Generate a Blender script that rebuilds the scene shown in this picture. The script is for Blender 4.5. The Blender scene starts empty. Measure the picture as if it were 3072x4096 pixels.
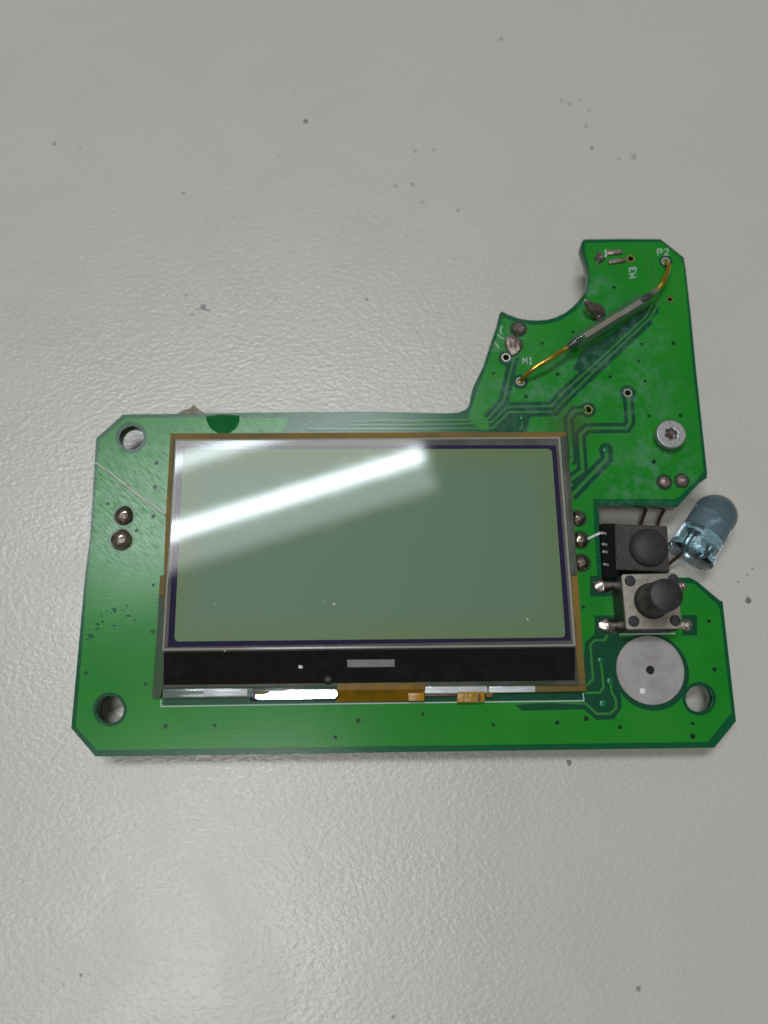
# Close-up of a green circuit board with a small LCD lying on a light grey desk.
# Units: 1 Blender unit = 1 cm.  The board lies level; the desk slopes 2.5 degrees under it
# because the parts soldered below prop up the board's far end.
import bpy, bmesh, math, random
from mathutils import Vector, Matrix, noise

scene = bpy.context.scene
scene.unit_settings.system = 'METRIC'
scene.unit_settings.scale_length = 0.01
R = math.radians
random.seed(7)

# ------------------------------------------------------------------ camera
CAM_ROT = Matrix(((0.99990533, 0.00923849, -0.01019672),
                  (-0.0114028, 0.97112087, -0.23831542),
                  (0.00770057, 0.23840913, 0.97113428)))
CAM_Z = 9.06
FOC = 3200.0                       # focal length in pixels of the 3072 x 4096 photograph
cam = bpy.data.cameras.new('camera')
cam.sensor_fit = 'VERTICAL'
cam.sensor_height = 36.0
cam.lens = 36.0 * FOC / 4096.0
cam.clip_start = 0.1
cam.clip_end = 2000.0
cam.dof.use_dof = True
cam.dof.focus_distance = 8.72
cam.dof.aperture_fstop = 0.155      # a phone lens, about 1.5 mm aperture, at this scale
cam_ob = bpy.data.objects.new('camera', cam)
cam_ob.matrix_world = Matrix.Translation((0, 0, CAM_Z)) @ CAM_ROT.to_4x4()
scene.collection.objects.link(cam_ob)
scene.camera = cam_ob

# ------------------------------------------------------------------ room light
world = bpy.data.worlds.new('World')
scene.world = world
world.use_nodes = True
wb = world.node_tree.nodes['Background']
wb.inputs['Color'].default_value = (1.0, 0.97, 0.93, 1)
wb.inputs['Strength'].default_value = 0.06

LAMP_DIR = Vector((0.955, 0.297, 0))
LAMP_N = Vector((-0.297, 0.955, 0))


def area(name, t, n, length, width, z, radiance, color):
    l = bpy.data.lights.new(name, 'AREA')
    l.shape = 'RECTANGLE'
    l.size, l.size_y = length, width
    l.energy = radiance * math.pi * length * width
    l.color = color
    o = bpy.data.objects.new(name, l)
    c = LAMP_DIR * t + LAMP_N * n
    o.location = (c.x, c.y, z)
    o.rotation_euler = (0, 0, math.atan2(LAMP_DIR.y, LAMP_DIR.x))
    scene.collection.objects.link(o)
    return o


def troffer(t, n, z, length, width, gap, tubew, panel, tube):
    """A ceiling fixture: pale reflector panel with two fluorescent tubes below it."""
    area('ceiling_panel', t, n, length, width, z, panel, (0.97, 1.0, 0.985))
    for s in (-1, 1):
        area('fluorescent_tube', t, n + s * gap, length - 3, tubew, z - 4, tube * (1.0 if s < 0 else 0.45), (0.80, 0.92, 1.0))


troffer(-14, 68.0, 200, 94, 36, 9.0, 3.0, 5.0, 56)      # the fixture mirrored in the display
troffer(-54, -27.0, 200, 78, 58, 14.0, 4.0, 4.6, 8)      # square fixture behind, gives the sheen on the desk
scene.view_settings.view_transform = 'Standard'
scene.view_settings.look = 'None'
scene.view_settings.exposure = 0.54
scene.view_settings.gamma = 1.0

# ------------------------------------------------------------------ helpers
ZB = 0.364                          # top of the copper pour
ZL = ZB + 0.002                     # layers printed on it
COL = scene.collection


def P(u, v, z=ZB):
    """Point of the board (or any level z) surveyed from the photograph."""
    d = CAM_ROT @ Vector(((u - 1536) / FOC, -(v - 2048) / FOC, -1))
    k = (CAM_Z - z) / -d.z
    return Vector((d.x * k, d.y * k, z))


SLOPE = math.tan(R(2.5))


def desk_z(y):
    return -(y + 0.75) * SLOPE


def PD(u, v, lift=0.0):
    """Point of the desk surface seen at a photo pixel."""
    z = 0.0
    for _ in range(6):
        z = desk_z(P(u, v, z).y)
    p = P(u, v, z)
    p.z += lift
    return p


def PX(px, z=ZB):
    """Length of px photo pixels at level z, in cm."""
    return px * (CAM_Z - z) / FOC / 0.99


def zoom(x0, y0, s):
    return lambda pts: [(x0 + x / s, y0 + y / s) for x, y in pts]


ZA = zoom(1850, 1150, 3)
ZC = zoom(1700, 1500, 3)
ZD = zoom(2200, 1500, 3)
ZE = zoom(2200, 2000, 3)
ZF = zoom(2500, 1900, 3)
ZG = zoom(2200, 2500, 3)
ZH = zoom(2250, 930, 3)
ZI = zoom(300, 1800, 3)
ZJ = zoom(300, 2300, 3)
R3 = zoom(2200, 2200, 2.074)
R6 = zoom(600, 2500, 1.843)
R7 = zoom(1300, 2500, 1.508)
Z2 = zoom(1150, 1600, 3)


class Mat:
    pass


M = Mat()


def mat(name, color, rough=0.5, metal=0.0, spec=0.5, color2=None, nscale=4.0, npos=(0.4, 0.6), detail=4,
        bump=0.0, bscale=40.0, trans=0.0, ior=1.45, coat=0.0, rough2=None, stretch=None, alpha=1.0, sss=0.0):
    m = bpy.data.materials.new(name)
    m.use_nodes = True
    nt = m.node_tree
    b = nt.nodes['Principled BSDF']
    b.inputs['Base Color'].default_value = (*color, 1)
    b.inputs['Roughness'].default_value = rough
    b.inputs['Metallic'].default_value = metal
    b.inputs['Specular IOR Level'].default_value = spec
    b.inputs['IOR'].default_value = ior
    b.inputs['Transmission Weight'].default_value = trans
    b.inputs['Coat Weight'].default_value = coat
    b.inputs['Alpha'].default_value = alpha
    if coat:
        b.inputs['Coat Roughness'].default_value = 0.06
    tc = nt.nodes.new('ShaderNodeTexCoord')
    src = tc.outputs['Object']
    if stretch:
        mp = nt.nodes.new('ShaderNodeMapping')
        mp.inputs['Scale'].default_value = stretch[:3]
        if len(stretch) > 3:
            mp.inputs['Rotation'].default_value = (0, 0, stretch[3])
        nt.links.new(src, mp.inputs['Vector'])
        src = mp.outputs['Vector']
    if color2 or rough2 is not None:
        n = nt.nodes.new('ShaderNodeTexNoise')
        n.inputs['Scale'].default_value = nscale
        n.inputs['Detail'].default_value = detail
        n.inputs['Roughness'].default_value = 0.6
        nt.links.new(src, n.inputs['Vector'])
        r = nt.nodes.new('ShaderNodeMapRange')
        r.inputs['From Min'].default_value = npos[0]
        r.inputs['From Max'].default_value = npos[1]
        nt.links.new(n.outputs['Fac'], r.inputs['Value'])
        if color2:
            mx = nt.nodes.new('ShaderNodeMix')
            mx.data_type = 'RGBA'
            mx.inputs[6].default_value = (*color, 1)
            mx.inputs[7].default_value = (*color2, 1)
            nt.links.new(r.outputs['Result'], mx.inputs[0])
            nt.links.new(mx.outputs[2], b.inputs['Base Color'])
        if rough2 is not None:
            r2 = nt.nodes.new('ShaderNodeMapRange')
            r2.inputs['To Min'].default_value = rough
            r2.inputs['To Max'].default_value = rough2
            nt.links.new(r.outputs['Result'], r2.inputs['Value'])
            nt.links.new(r2.outputs['Result'], b.inputs['Roughness'])
    if bump:
        n = nt.nodes.new('ShaderNodeTexNoise')
        n.inputs['Scale'].default_value = bscale
        n.inputs['Detail'].default_value = 3
        nt.links.new(tc.outputs['Object'], n.inputs['Vector'])
        bp = nt.nodes.new('ShaderNodeBump')
        bp.inputs['Strength'].default_value = bump
        bp.inputs['Distance'].default_value = 0.01
        nt.links.new(n.outputs['Fac'], bp.inputs['Height'])
        nt.links.new(bp.outputs['Normal'], b.inputs['Normal'])
    return m


def nodes(m):
    return m.node_tree.nodes, m.node_tree.links, m.node_tree.nodes['Principled BSDF']


def link(name, me, material, parent=None, smooth=False):
    o = bpy.data.objects.new(name, me)
    COL.objects.link(o)
    if material is not None:
        me.materials.clear()
        me.materials.append(material)
    if parent is not None:
        o.parent = parent
    if smooth:
        me.polygons.foreach_set('use_smooth', [True] * len(me.polygons))
        me.set_sharp_from_angle(angle=R(38))
    return o


def from_bm(name, bm, material, parent=None, smooth=False):
    me = bpy.data.meshes.new(name)
    bmesh.ops.recalc_face_normals(bm, faces=bm.faces[:])
    bm.to_mesh(me)
    bm.free()
    return link(name, me, material, parent, smooth)


def prism(bm, top, z0):
    """Straight block under the outline 'top' (list of Vectors), down to z0."""
    a = [bm.verts.new(p) for p in top]
    b = [bm.verts.new((p.x, p.y, z0)) for p in top]
    bm.faces.new(a)
    bm.faces.new(b[::-1])
    n = len(a)
    for i in range(n):
        bm.faces.new((a[i], b[i], b[(i + 1) % n], a[(i + 1) % n]))


def slab(name, pts, z1, z0, material, parent, bevel=0.0, seg=2):
    bm = bmesh.new()
    prism(bm, [P(u, v, z1) for u, v in pts], z0)
    if bevel:
        es = [e for e in bm.edges if max(v.co.z for v in e.verts) > z1 - 1e-5]
        bmesh.ops.bevel(bm, geom=es, offset=bevel, segments=seg, affect='EDGES', profile=0.5)
    return from_bm(name, bm, material, parent, smooth=bool(bevel))


def rounded(pts, r, n=5):
    """Round the corners of a pixel polygon."""
    out = []
    k = len(pts)
    for i in range(k):
        a, b, c = (Vector(pts[(i + j) % k]) for j in (-1, 0, 1))
        p = b + (a - b).normalized() * r
        q = b + (c - b).normalized() * r
        for j in range(n + 1):
            t = j / n
            out.append(tuple(p * (1 - t) ** 2 + b * 2 * t * (1 - t) + q * t * t))
    return out


def circle(c, r, n=32, sq=1.0, ph=0.0):
    return [(c[0] + r * math.cos(ph + 2 * math.pi * i / n), c[1] + sq * r * math.sin(ph + 2 * math.pi * i / n)) for i in range(n)]


def plate(name, outline, holes, z1, z0, material, parent, bevel=0.0):
    """Flat plate with real holes; outline and holes are lists of world Vectors."""
    cu = bpy.data.curves.new(name, 'CURVE')
    cu.dimensions = '2D'
    cu.fill_mode = 'BOTH'
    h = (z1 - z0) / 2
    cu.extrude = h - bevel
    cu.bevel_depth = bevel
    cu.bevel_resolution = 1
    cu.offset = -bevel
    for ring in [outline] + holes:
        s = cu.splines.new('POLY')
        s.points.add(len(ring) - 1)
        for p, v in zip(s.points, ring):
            p.co = (v.x, v.y, 0, 1)
        s.use_cyclic_u = True
    tmp = bpy.data.objects.new(name, cu)
    COL.objects.link(tmp)
    dg = bpy.context.evaluated_depsgraph_get()
    me = bpy.data.meshes.new_from_object(tmp.evaluated_get(dg))
    bpy.data.objects.remove(tmp)
    bpy.data.curves.remove(cu)
    me.transform(Matrix.Translation((0, 0, (z0 + z1) / 2)))
    me.name = name
    bm = bmesh.new()
    bm.from_mesh(me)
    bmesh.ops.remove_doubles(bm, verts=bm.verts, dist=1e-5)
    bmesh.ops.recalc_face_normals(bm, faces=bm.faces[:])
    bm.to_mesh(me)
    bm.free()
    return link(name, me, material, parent)


def ribbon(bm, pts, w, z, h=0.0015, cap=False):
    """Flat strip of width w along a polyline of world Vectors, mitred."""
    v = [Vector((p.x, p.y)) for p in pts]
    L, Rr = [], []
    for i, p in enumerate(v):
        d0 = (p - v[i - 1]).normalized() if i else None
        d1 = (v[i + 1] - p).normalized() if i < len(v) - 1 else None
        d0 = d0 or d1
        d1 = d1 or d0
        n0, n1 = Vector((-d0.y, d0.x)), Vector((-d1.y, d1.x))
        m = (n0 + n1)
        m.normalize()
        k = w / 2 / max(0.5, m.dot(n0))
        L.append(p + m * k)
        Rr.append(p - m * k)
    ring = L + Rr[::-1]
    a = [bm.verts.new((q.x, q.y, z + h)) for q in ring]
    b = [bm.verts.new((q.x, q.y, z)) for q in ring]
    n = len(v)
    N = len(ring)
    for i in range(n - 1):
        bm.faces.new((a[i], a[i + 1], a[N - 2 - i], a[N - 1 - i]))
    for i in range(N):
        bm.faces.new((a[i], b[i], b[(i + 1) % N], a[(i + 1) % N]))


def disc(bm, c, r, z, h=0.0015, n=24, rin=None):
    o1 = [bm.verts.new((c.x + r * math.cos(6.2831853 * i / n), c.y + r * math.sin(6.2831853 * i / n), z + h)) for i in range(n)]
    o0 = [bm.verts.new((q.co.x, q.co.y, z)) for q in o1]
    for i in range(n):
        bm.faces.new((o1[i], o0[i], o0[(i + 1) % n], o1[(i + 1) % n]))
    if rin is None:
        bm.faces.new(o1)
    else:
        i1 = [bm.verts.new((c.x + rin * math.cos(6.2831853 * i / n), c.y + rin * math.sin(6.2831853 * i / n), z + h)) for i in range(n)]
        i0 = [bm.verts.new((q.co.x, q.co.y, z)) for q in i1]
        for i in range(n):
            bm.faces.new((o1[i], o1[(i + 1) % n], i1[(i + 1) % n], i1[i]))
            bm.faces.new((i1[i], i1[(i + 1) % n], i0[(i + 1) % n], i0[i]))


def smooth_path(pts, sub=8):
    out = []
    n = len(pts)
    for i in range(n - 1):
        p0, p1, p2, p3 = pts[max(i - 1, 0)], pts[i], pts[i + 1], pts[min(i + 2, n - 1)]
        for j in range(sub):
            t = j / sub
            out.append(0.5 * ((2 * p1) + (p2 - p0) * t + (2 * p0 - 5 * p1 + 4 * p2 - p3) * t * t + (3 * p1 - p0 - 3 * p2 + p3) * t ** 3))
    out.append(pts[-1].copy())
    return out


def tube(bm, path, rad, n=10, flat=1.0):
    """Swept round tube along world Vectors; rad a number or list."""
    rings = []
    up = Vector((0, 0, 1))
    for i, p in enumerate(path):
        d = (path[min(i + 1, len(path) - 1)] - path[max(i - 1, 0)]).normalized()
        s = d.cross(up)
        if s.length < 1e-4:
            s = Vector((1, 0, 0))
        s.normalize()
        t = s.cross(d).normalized()
        r = rad[i] if isinstance(rad, (list, tuple)) else rad
        rings.append([bm.verts.new(p + s * (r * math.cos(2 * math.pi * k / n)) + t * (r * flat * math.sin(2 * math.pi * k / n))) for k in range(n)])
    for a, b in zip(rings, rings[1:]):
        for k in range(n):
            bm.faces.new((a[k], a[(k + 1) % n], b[(k + 1) % n], b[k]))
    bm.faces.new(rings[0])
    bm.faces.new(rings[-1])


def lathe(bm, origin, axis, profile, n=40, xa=None):
    """Surface of revolution: profile of (distance along axis, radius)."""
    axis = axis.normalized()
    x = (xa or Vector((0, 0, 1)).cross(axis))
    if x.length < 1e-4:
        x = Vector((1, 0, 0))
    x.normalize()
    y = axis.cross(x).normalized()
    rings = []
    for d, r in profile:
        c = origin + axis * d
        if r < 1e-6:
            rings.append([bm.verts.new(c)])
        else:
            rings.append([bm.verts.new(c + x * (r * math.cos(2 * math.pi * k / n)) + y * (r * math.sin(2 * math.pi * k / n))) for k in range(n)])
    for a, b in zip(rings, rings[1:]):
        for k in range(n):
            q = [a[k % len(a)], a[(k + 1) % len(a)], b[(k + 1) % len(b)], b[k % len(b)]]
            f = []
            for v in q:
                if v not in f:
                    f.append(v)
            if len(f) > 2:
                bm.faces.new(f)
    for ring, dr in ((rings[0], -1), (rings[-1], 1)):
        if len(ring) > 2:
            bm.faces.new(ring)


def blob(bm, c, rx, ry, h, rot=0.0, peak=1.0, lump=0.1, seed=0.0, n=20, m=8):
    """Solder mound standing on a surface."""
    rings = []
    for j in range(m + 1):
        a = (j / m) * math.pi / 2
        ring = []
        rr, zz = math.cos(a), math.sin(a) ** peak
        if j == m:
            ring = [bm.verts.new(c + Vector((0, 0, h)))]
        else:
            for k in range(n):
                t = 2 * math.pi * k / n
                x, y = rx * rr * math.cos(t), ry * rr * math.sin(t)
                w = 1 + lump * noise.noise(Vector((x / rx * 1.6 + seed, y / ry * 1.6, zz * 1.3 + seed)))
                x, y = x * w, y * w
                ring.append(bm.verts.new(c + Vector((x * math.cos(rot) - y * math.sin(rot), x * math.sin(rot) + y * math.cos(rot), h * zz * w))))
        rings.append(ring)
    for a, b in zip(rings, rings[1:]):
        for k in range(n):
            if len(b) == 1:
                bm.faces.new((a[k], a[(k + 1) % n], b[0]))
            else:
                bm.faces.new((a[k], a[(k + 1) % n], b[(k + 1) % n], b[k]))
    bm.faces.new(rings[0][::-1])


def thing(name, label, cat, loc, group=None):
    o = bpy.data.objects.new(name, None)
    o.empty_display_size = 0.2
    COL.objects.link(o)
    o.location = loc
    o['label'], o['category'] = label, cat
    if group:
        o['group'] = group
    return o


def tag(o, label, cat, group=None):
    o['label'], o['category'] = label, cat
    if group:
        o['group'] = group
    return o


# ------------------------------------------------------------------ materials
def desk_material():
    m = mat('desk_laminate', (0.60, 0.575, 0.54), 0.3, spec=0.9)
    N, L, b = nodes(m)
    tc = N.new('ShaderNodeTexCoord')
    # faint soiling
    n = N.new('ShaderNodeTexNoise')
    n.inputs['Scale'].default_value = 0.35
    n.inputs['Detail'].default_value = 6
    L.new(tc.outputs['Object'], n.inputs['Vector'])
    mx = N.new('ShaderNodeMix')
    mx.data_type = 'RGBA'
    mx.inputs[6].default_value = (0.57, 0.525, 0.47, 1)
    mx.inputs[7].default_value = (0.61, 0.564, 0.507, 1)
    L.new(n.outputs['Fac'], mx.inputs[0])
    # smears: patches of slightly different gloss
    rn = N.new('ShaderNodeTexNoise')
    rn.inputs['Scale'].default_value = 0.9
    rn.inputs['Detail'].default_value = 8
    rn.inputs['Distortion'].default_value = 0.8
    L.new(tc.outputs['Object'], rn.inputs['Vector'])
    rr_ = N.new('ShaderNodeMapRange')
    rr_.inputs['From Min'].default_value = 0.35
    rr_.inputs['From Max'].default_value = 0.65
    rr_.inputs['To Min'].default_value = 0.27
    rr_.inputs['To Max'].default_value = 0.35
    L.new(rn.outputs['Fac'], rr_.inputs['Value'])
    L.new(rr_.outputs['Result'], b.inputs['Roughness'])
    # fine grain of the surface
    g = N.new('ShaderNodeTexNoise')
    g.inputs['Scale'].default_value = 60
    g.inputs['Detail'].default_value = 3
    L.new(tc.outputs['Object'], g.inputs['Vector'])
    mg = N.new('ShaderNodeMix')
    mg.data_type = 'RGBA'
    mg.blend_type = 'OVERLAY'
    mg.inputs[0].default_value = 0.10
    L.new(mx.outputs[2], mg.inputs[6])
    L.new(g.outputs['Fac'], mg.inputs[7])
    L.new(mg.outputs[2], b.inputs['Base Color'])
    # orange-peel relief
    n1 = N.new('ShaderNodeTexNoise')
    n1.inputs['Scale'].default_value = 19
    n1.inputs['Detail'].default_value = 2.5
    n1.inputs['Roughness'].default_value = 0.6
    mp = N.new('ShaderNodeMapping')
    mp.inputs['Scale'].default_value = (0.85, 1.15, 1)
    mp.inputs['Rotation'].default_value = (0, 0, R(-12))
    L.new(tc.outputs['Object'], mp.inputs['Vector'])
    L.new(mp.outputs['Vector'], n1.inputs['Vector'])
    bp = N.new('ShaderNodeBump')
    bp.inputs['Strength'].default_value = 0.74
    bp.inputs['Distance'].default_value = 0.009
    L.new(n1.outputs['Fac'], bp.inputs['Height'])
    L.new(bp.outputs['Normal'], b.inputs['Normal'])
    return m


def solder_mask(name, base, base2, rough=0.19, haze=True):
    """Green lacquer: mottled colour, fine scuffs, whitish dried flux in places."""
    m = mat(name, base, rough, spec=0.38)
    N, L, b = nodes(m)
    tc = N.new('ShaderNodeTexCoord')
    n = N.new('ShaderNodeTexNoise')
    n.inputs['Scale'].default_value = 1.1
    n.inputs['Detail'].default_value = 7
    n.inputs['Roughness'].default_value = 0.62
    L.new(tc.outputs['Object'], n.inputs['Vector'])
    mr = N.new('ShaderNodeMapRange')
    mr.inputs['From Min'].default_value = 0.28
    mr.inputs['From Max'].default_value = 0.72
    L.new(n.outputs['Fac'], mr.inputs['Value'])
    mx = N.new('ShaderNodeMix')
    mx.data_type = 'RGBA'
    mx.inputs[6].default_value = (*base, 1)
    mx.inputs[7].default_value = (*base2, 1)
    L.new(mr.outputs['Result'], mx.inputs[0])
    out = mx.outputs[2]
    # scuffs, stretched along one diagonal
    mp = N.new('ShaderNodeMapping')
    mp.vector_type = 'TEXTURE'
    mp.inputs['Rotation'].default_value = (0, 0, R(-40))
    mp.inputs['Scale'].default_value = (1 / 3.0, 1 / 26, 1)
    L.new(tc.outputs['Object'], mp.inputs['Vector'])
    s = N.new('ShaderNodeTexNoise')
    s.inputs['Scale'].default_value = 2.6
    s.inputs['Detail'].default_value = 9
    L.new(mp.outputs['Vector'], s.inputs['Vector'])
    sr = N.new('ShaderNodeMapRange')
    sr.inputs['From Min'].default_value = 0.45
    sr.inputs['From Max'].default_value = 0.75
    sr.inputs['To Min'].default_value = 0.0
    sr.inputs['To Max'].default_value = 0.24
    L.new(s.outputs['Fac'], sr.inputs['Value'])
    # the scuffing is worst at the top left corner
    wd = N.new('ShaderNodeVectorMath')
    wd.operation = 'DISTANCE'
    wd.inputs[1].default_value = P(560, 1700)
    L.new(tc.outputs['Object'], wd.inputs[0])
    wr = N.new('ShaderNodeMapRange')
    wr.inputs['From Min'].default_value = 1.0
    wr.inputs['From Max'].default_value = 2.2
    wr.inputs['To Min'].default_value = 1.0
    wr.inputs['To Max'].default_value = 0.12
    L.new(wd.outputs['Value'], wr.inputs['Value'])
    wm = N.new('ShaderNodeMath')
    wm.operation = 'MULTIPLY'
    L.new(sr.outputs['Result'], wm.inputs[0])
    L.new(wr.outputs['Result'], wm.inputs[1])
    wa = N.new('ShaderNodeMath')
    wa.inputs[1].default_value = rough
    L.new(wm.outputs['Value'], wa.inputs[0])
    L.new(wa.outputs['Value'], b.inputs['Roughness'])
    if haze:
        # dried flux: pale cloudy film around the soldered right-hand part
        spots = [((2180, 1560), 0.95), ((2560, 1560), 0.7), ((2640, 1830), 0.75), ((2330, 1500), 0.7), ((2490, 1940), 0.55),
                 ((2010, 1360), 0.55), ((2540, 1330), 0.6), ((1960, 1560), 0.5), ((2360, 1180), 0.5)]
        acc = None
        for (u, v), rr in spots:
            p = P(u, v)
            d = N.new('ShaderNodeVectorMath')
            d.operation = 'DISTANCE'
            d.inputs[1].default_value = p
            L.new(tc.outputs['Object'], d.inputs[0])
            q = N.new('ShaderNodeMapRange')
            q.inputs['From Min'].default_value = rr
            q.inputs['From Max'].default_value = 0.1
            q.interpolation_type = 'SMOOTHSTEP'
            L.new(d.outputs['Value'], q.inputs['Value'])
            if acc is None:
                acc = q.outputs['Result']
            else:
                a = N.new('ShaderNodeMath')
                a.operation = 'MAXIMUM'
                L.new(acc, a.inputs[0])
                L.new(q.outputs['Result'], a.inputs[1])
                acc = a.outputs['Value']
        c = N.new('ShaderNodeTexNoise')
        c.inputs['Scale'].default_value = 7.0
        c.inputs['Detail'].default_value = 9
        c.inputs['Roughness'].default_value = 0.68
        c.inputs['Distortion'].default_value = 0.1
        L.new(tc.outputs['Object'], c.inputs['Vector'])
        cr = N.new('ShaderNodeMapRange')
        cr.inputs['From Min'].default_value = 0.45
        cr.inputs['From Max'].default_value = 1.0
        L.new(c.outputs['Fac'], cr.inputs['Value'])
        mu = N.new('ShaderNodeMath')
        mu.operation = 'MULTIPLY'
        L.new(acc, mu.inputs[0])
        L.new(cr.outputs['Result'], mu.inputs[1])
        m2 = N.new('ShaderNodeMix')
        m2.data_type = 'RGBA'
        m2.inputs[7].default_value = (0.19, 0.31, 0.27, 1)
        L.new(mu.outputs['Value'], m2.inputs[0])
        L.new(out, m2.inputs[6])
        out = m2.outputs[2]
    # brown flux run beside the corner of the display
    fd = N.new('ShaderNodeVectorMath')
    fd.operation = 'DISTANCE'
    fd.inputs[1].default_value = P(2285, 1700)
    L.new(tc.outputs['Object'], fd.inputs[0])
    fm = N.new('ShaderNodeMath')
    fm.operation = 'MULTIPLY_ADD'
    fm.inputs[1].default_value = 0.55
    L.new(n.outputs['Fac'], fm.inputs[0])
    L.new(fd.outputs['Value'], fm.inputs[2])
    fq = N.new('ShaderNodeMapRange')
    fq.inputs['From Min'].default_value = 0.62
    fq.inputs['From Max'].default_value = 0.30
    fq.inputs['To Max'].default_value = 0.5
    L.new(fm.outputs['Value'], fq.inputs['Value'])
    m3 = N.new('ShaderNodeMix')
    m3.data_type = 'RGBA'
    m3.inputs[7].default_value = (0.075, 0.085, 0.035, 1)
    L.new(fq.outputs['Result'], m3.inputs[0])
    L.new(out, m3.inputs[6])
    L.new(m3.outputs[2], b.inputs['Base Color'])
    # weave of the glass cloth telegraphing through the lacquer
    w = N.new('ShaderNodeTexWave')
    w.bands_direction = 'Y'
    w.inputs['Scale'].default_value = 7.0
    w.inputs['Distortion'].default_value = 1.0
    w.inputs['Detail'].default_value = 2
    L.new(tc.outputs['Object'], w.inputs['Vector'])
    f = N.new('ShaderNodeTexNoise')
    f.inputs['Scale'].default_value = 30
    f.inputs['Detail'].default_value = 4
    L.new(tc.outputs['Object'], f.inputs['Vector'])
    ad = N.new('ShaderNodeMath')
    ad.operation = 'MULTIPLY_ADD'
    ad.inputs[1].default_value = 0.05
    L.new(w.outputs['Fac'], ad.inputs[0])
    L.new(f.outputs['Fac'], ad.inputs[2])
    bp = N.new('ShaderNodeBump')
    bp.inputs['Strength'].default_value = 0.035
    bp.inputs['Distance'].default_value = 0.01
    L.new(ad.outputs['Value'], bp.inputs['Height'])
    L.new(bp.outputs['Normal'], b.inputs['Normal'])
    return m


def screen_material():
    """Olive-teal LCD cell, yellower towards its edge, with a few smears on the polariser."""
    m = mat('display_cell', (0.17, 0.27, 0.20), 0.5, spec=0.4, coat=0.58)
    N, L, b = nodes(m)
    tc = N.new('ShaderNodeTexCoord')
    c = (P(734, 1797, ZGT) + P(2207, 1795, ZGT) + P(2262, 2550, ZGT) + P(697, 2566, ZGT)) / 4
    sub = N.new('ShaderNodeVectorMath')
    sub.operation = 'SUBTRACT'
    sub.inputs[1].default_value = c
    L.new(tc.outputs['Object'], sub.inputs[0])
    sx = N.new('ShaderNodeSeparateXYZ')
    L.new(sub.outputs['Vector'], sx.inputs['Vector'])
    vals = []
    for k, half in (('X', 2.09), ('Y', 1.06)):
        a = N.new('ShaderNodeMath')
        a.operation = 'ABSOLUTE'
        L.new(sx.outputs[k], a.inputs[0])
        e = N.new('ShaderNodeMapRange')
        e.inputs['From Min'].default_value = half - 0.34
        e.inputs['From Max'].default_value = half
        L.new(a.outputs['Value'], e.inputs['Value'])
        vals.append(e.outputs['Result'])
    mxm = N.new('ShaderNodeMath')
    mxm.operation = 'MAXIMUM'
    L.new(vals[0], mxm.inputs[0])
    L.new(vals[1], mxm.inputs[1])
    mx = N.new('ShaderNodeMix')
    mx.data_type = 'RGBA'
    mx.inputs[6].default_value = (0.120, 0.208, 0.124, 1)
    mx.inputs[7].default_value = (0.135, 0.20, 0.075, 1)
    L.new(mxm.outputs['Value'], mx.inputs[0])
    L.new(mx.outputs[2], b.inputs['Base Color'])
    mp = N.new('ShaderNodeMapping')
    mp.vector_type = 'TEXTURE'
    mp.inputs['Rotation'].default_value = (0, 0, R(-40))
    mp.inputs['Scale'].default_value = (1 / 2.2, 1 / 9, 1)
    L.new(tc.outputs['Object'], mp.inputs['Vector'])
    s = N.new('ShaderNodeTexNoise')
    s.inputs['Scale'].default_value = 1.2
    s.inputs['Detail'].default_value = 5
    L.new(mp.outputs['Vector'], s.inputs['Vector'])
    sr = N.new('ShaderNodeMapRange')
    sr.inputs['From Min'].default_value = 0.5
    sr.inputs['From Max'].default_value = 0.8
    sr.inputs['To Min'].default_value = 0.04
    sr.inputs['To Max'].default_value = 0.07
    L.new(s.outputs['Fac'], sr.inputs['Value'])
    L.new(sr.outputs['Result'], b.inputs['Coat Roughness'])
    return m


ZFR = 0.405      # top of the amber backing frame
ZLG = 0.475      # top of the lower glass
ZUG = 0.533      # top of the upper glass
ZGT = ZUG + 0.004

M.desk = desk_material()
M.pour = solder_mask('green_lacquer', (0.008, 0.205, 0.018), (0.026, 0.26, 0.026))
M.bare = solder_mask('green_laminate', (0.003, 0.09, 0.032), (0.006, 0.11, 0.04), 0.18)
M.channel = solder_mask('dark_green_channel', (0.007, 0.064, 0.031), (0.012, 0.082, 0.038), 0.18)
M.trace = solder_mask('light_green_trace', (0.03, 0.20, 0.04), (0.055, 0.23, 0.05), 0.16)
M.spot = mat('clean_green_lacquer', (0.004, 0.115, 0.022), 0.6, spec=0.08, color2=(0.008, 0.135, 0.028), nscale=6)
M.via = mat('tented_via', (0.003, 0.034, 0.015), 0.3, spec=0.3, color2=(0.006, 0.022, 0.011), nscale=30)
M.viadome = mat('via_green', (0.012, 0.15, 0.06), 0.22)
M.silk = mat('white_print', (0.50, 0.58, 0.54), 0.6, color2=(0.36, 0.47, 0.41), nscale=14, npos=(0.35, 0.7))
M.tin = mat('solder', (0.56, 0.50, 0.46), 0.24, metal=1.0, color2=(0.30, 0.24, 0.20), nscale=22, npos=(0.42, 0.66), rough2=0.42, bump=0.25, bscale=28)
M.dirty = mat('fluxed_solder', (0.68, 0.60, 0.51), 0.2, metal=1.0, color2=(0.30, 0.23, 0.17), nscale=9, npos=(0.42, 0.58), rough2=0.3, bump=0.6, bscale=14)
M.dull = mat('oxidised_solder', (0.36, 0.29, 0.26), 0.45, metal=0.6, color2=(0.18, 0.12, 0.10), nscale=20, npos=(0.42, 0.62), bump=0.5, bscale=30)
M.flux = mat('flux_film', (0.012, 0.045, 0.018), 0.25, color2=(0.03, 0.06, 0.025), nscale=10)
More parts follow.
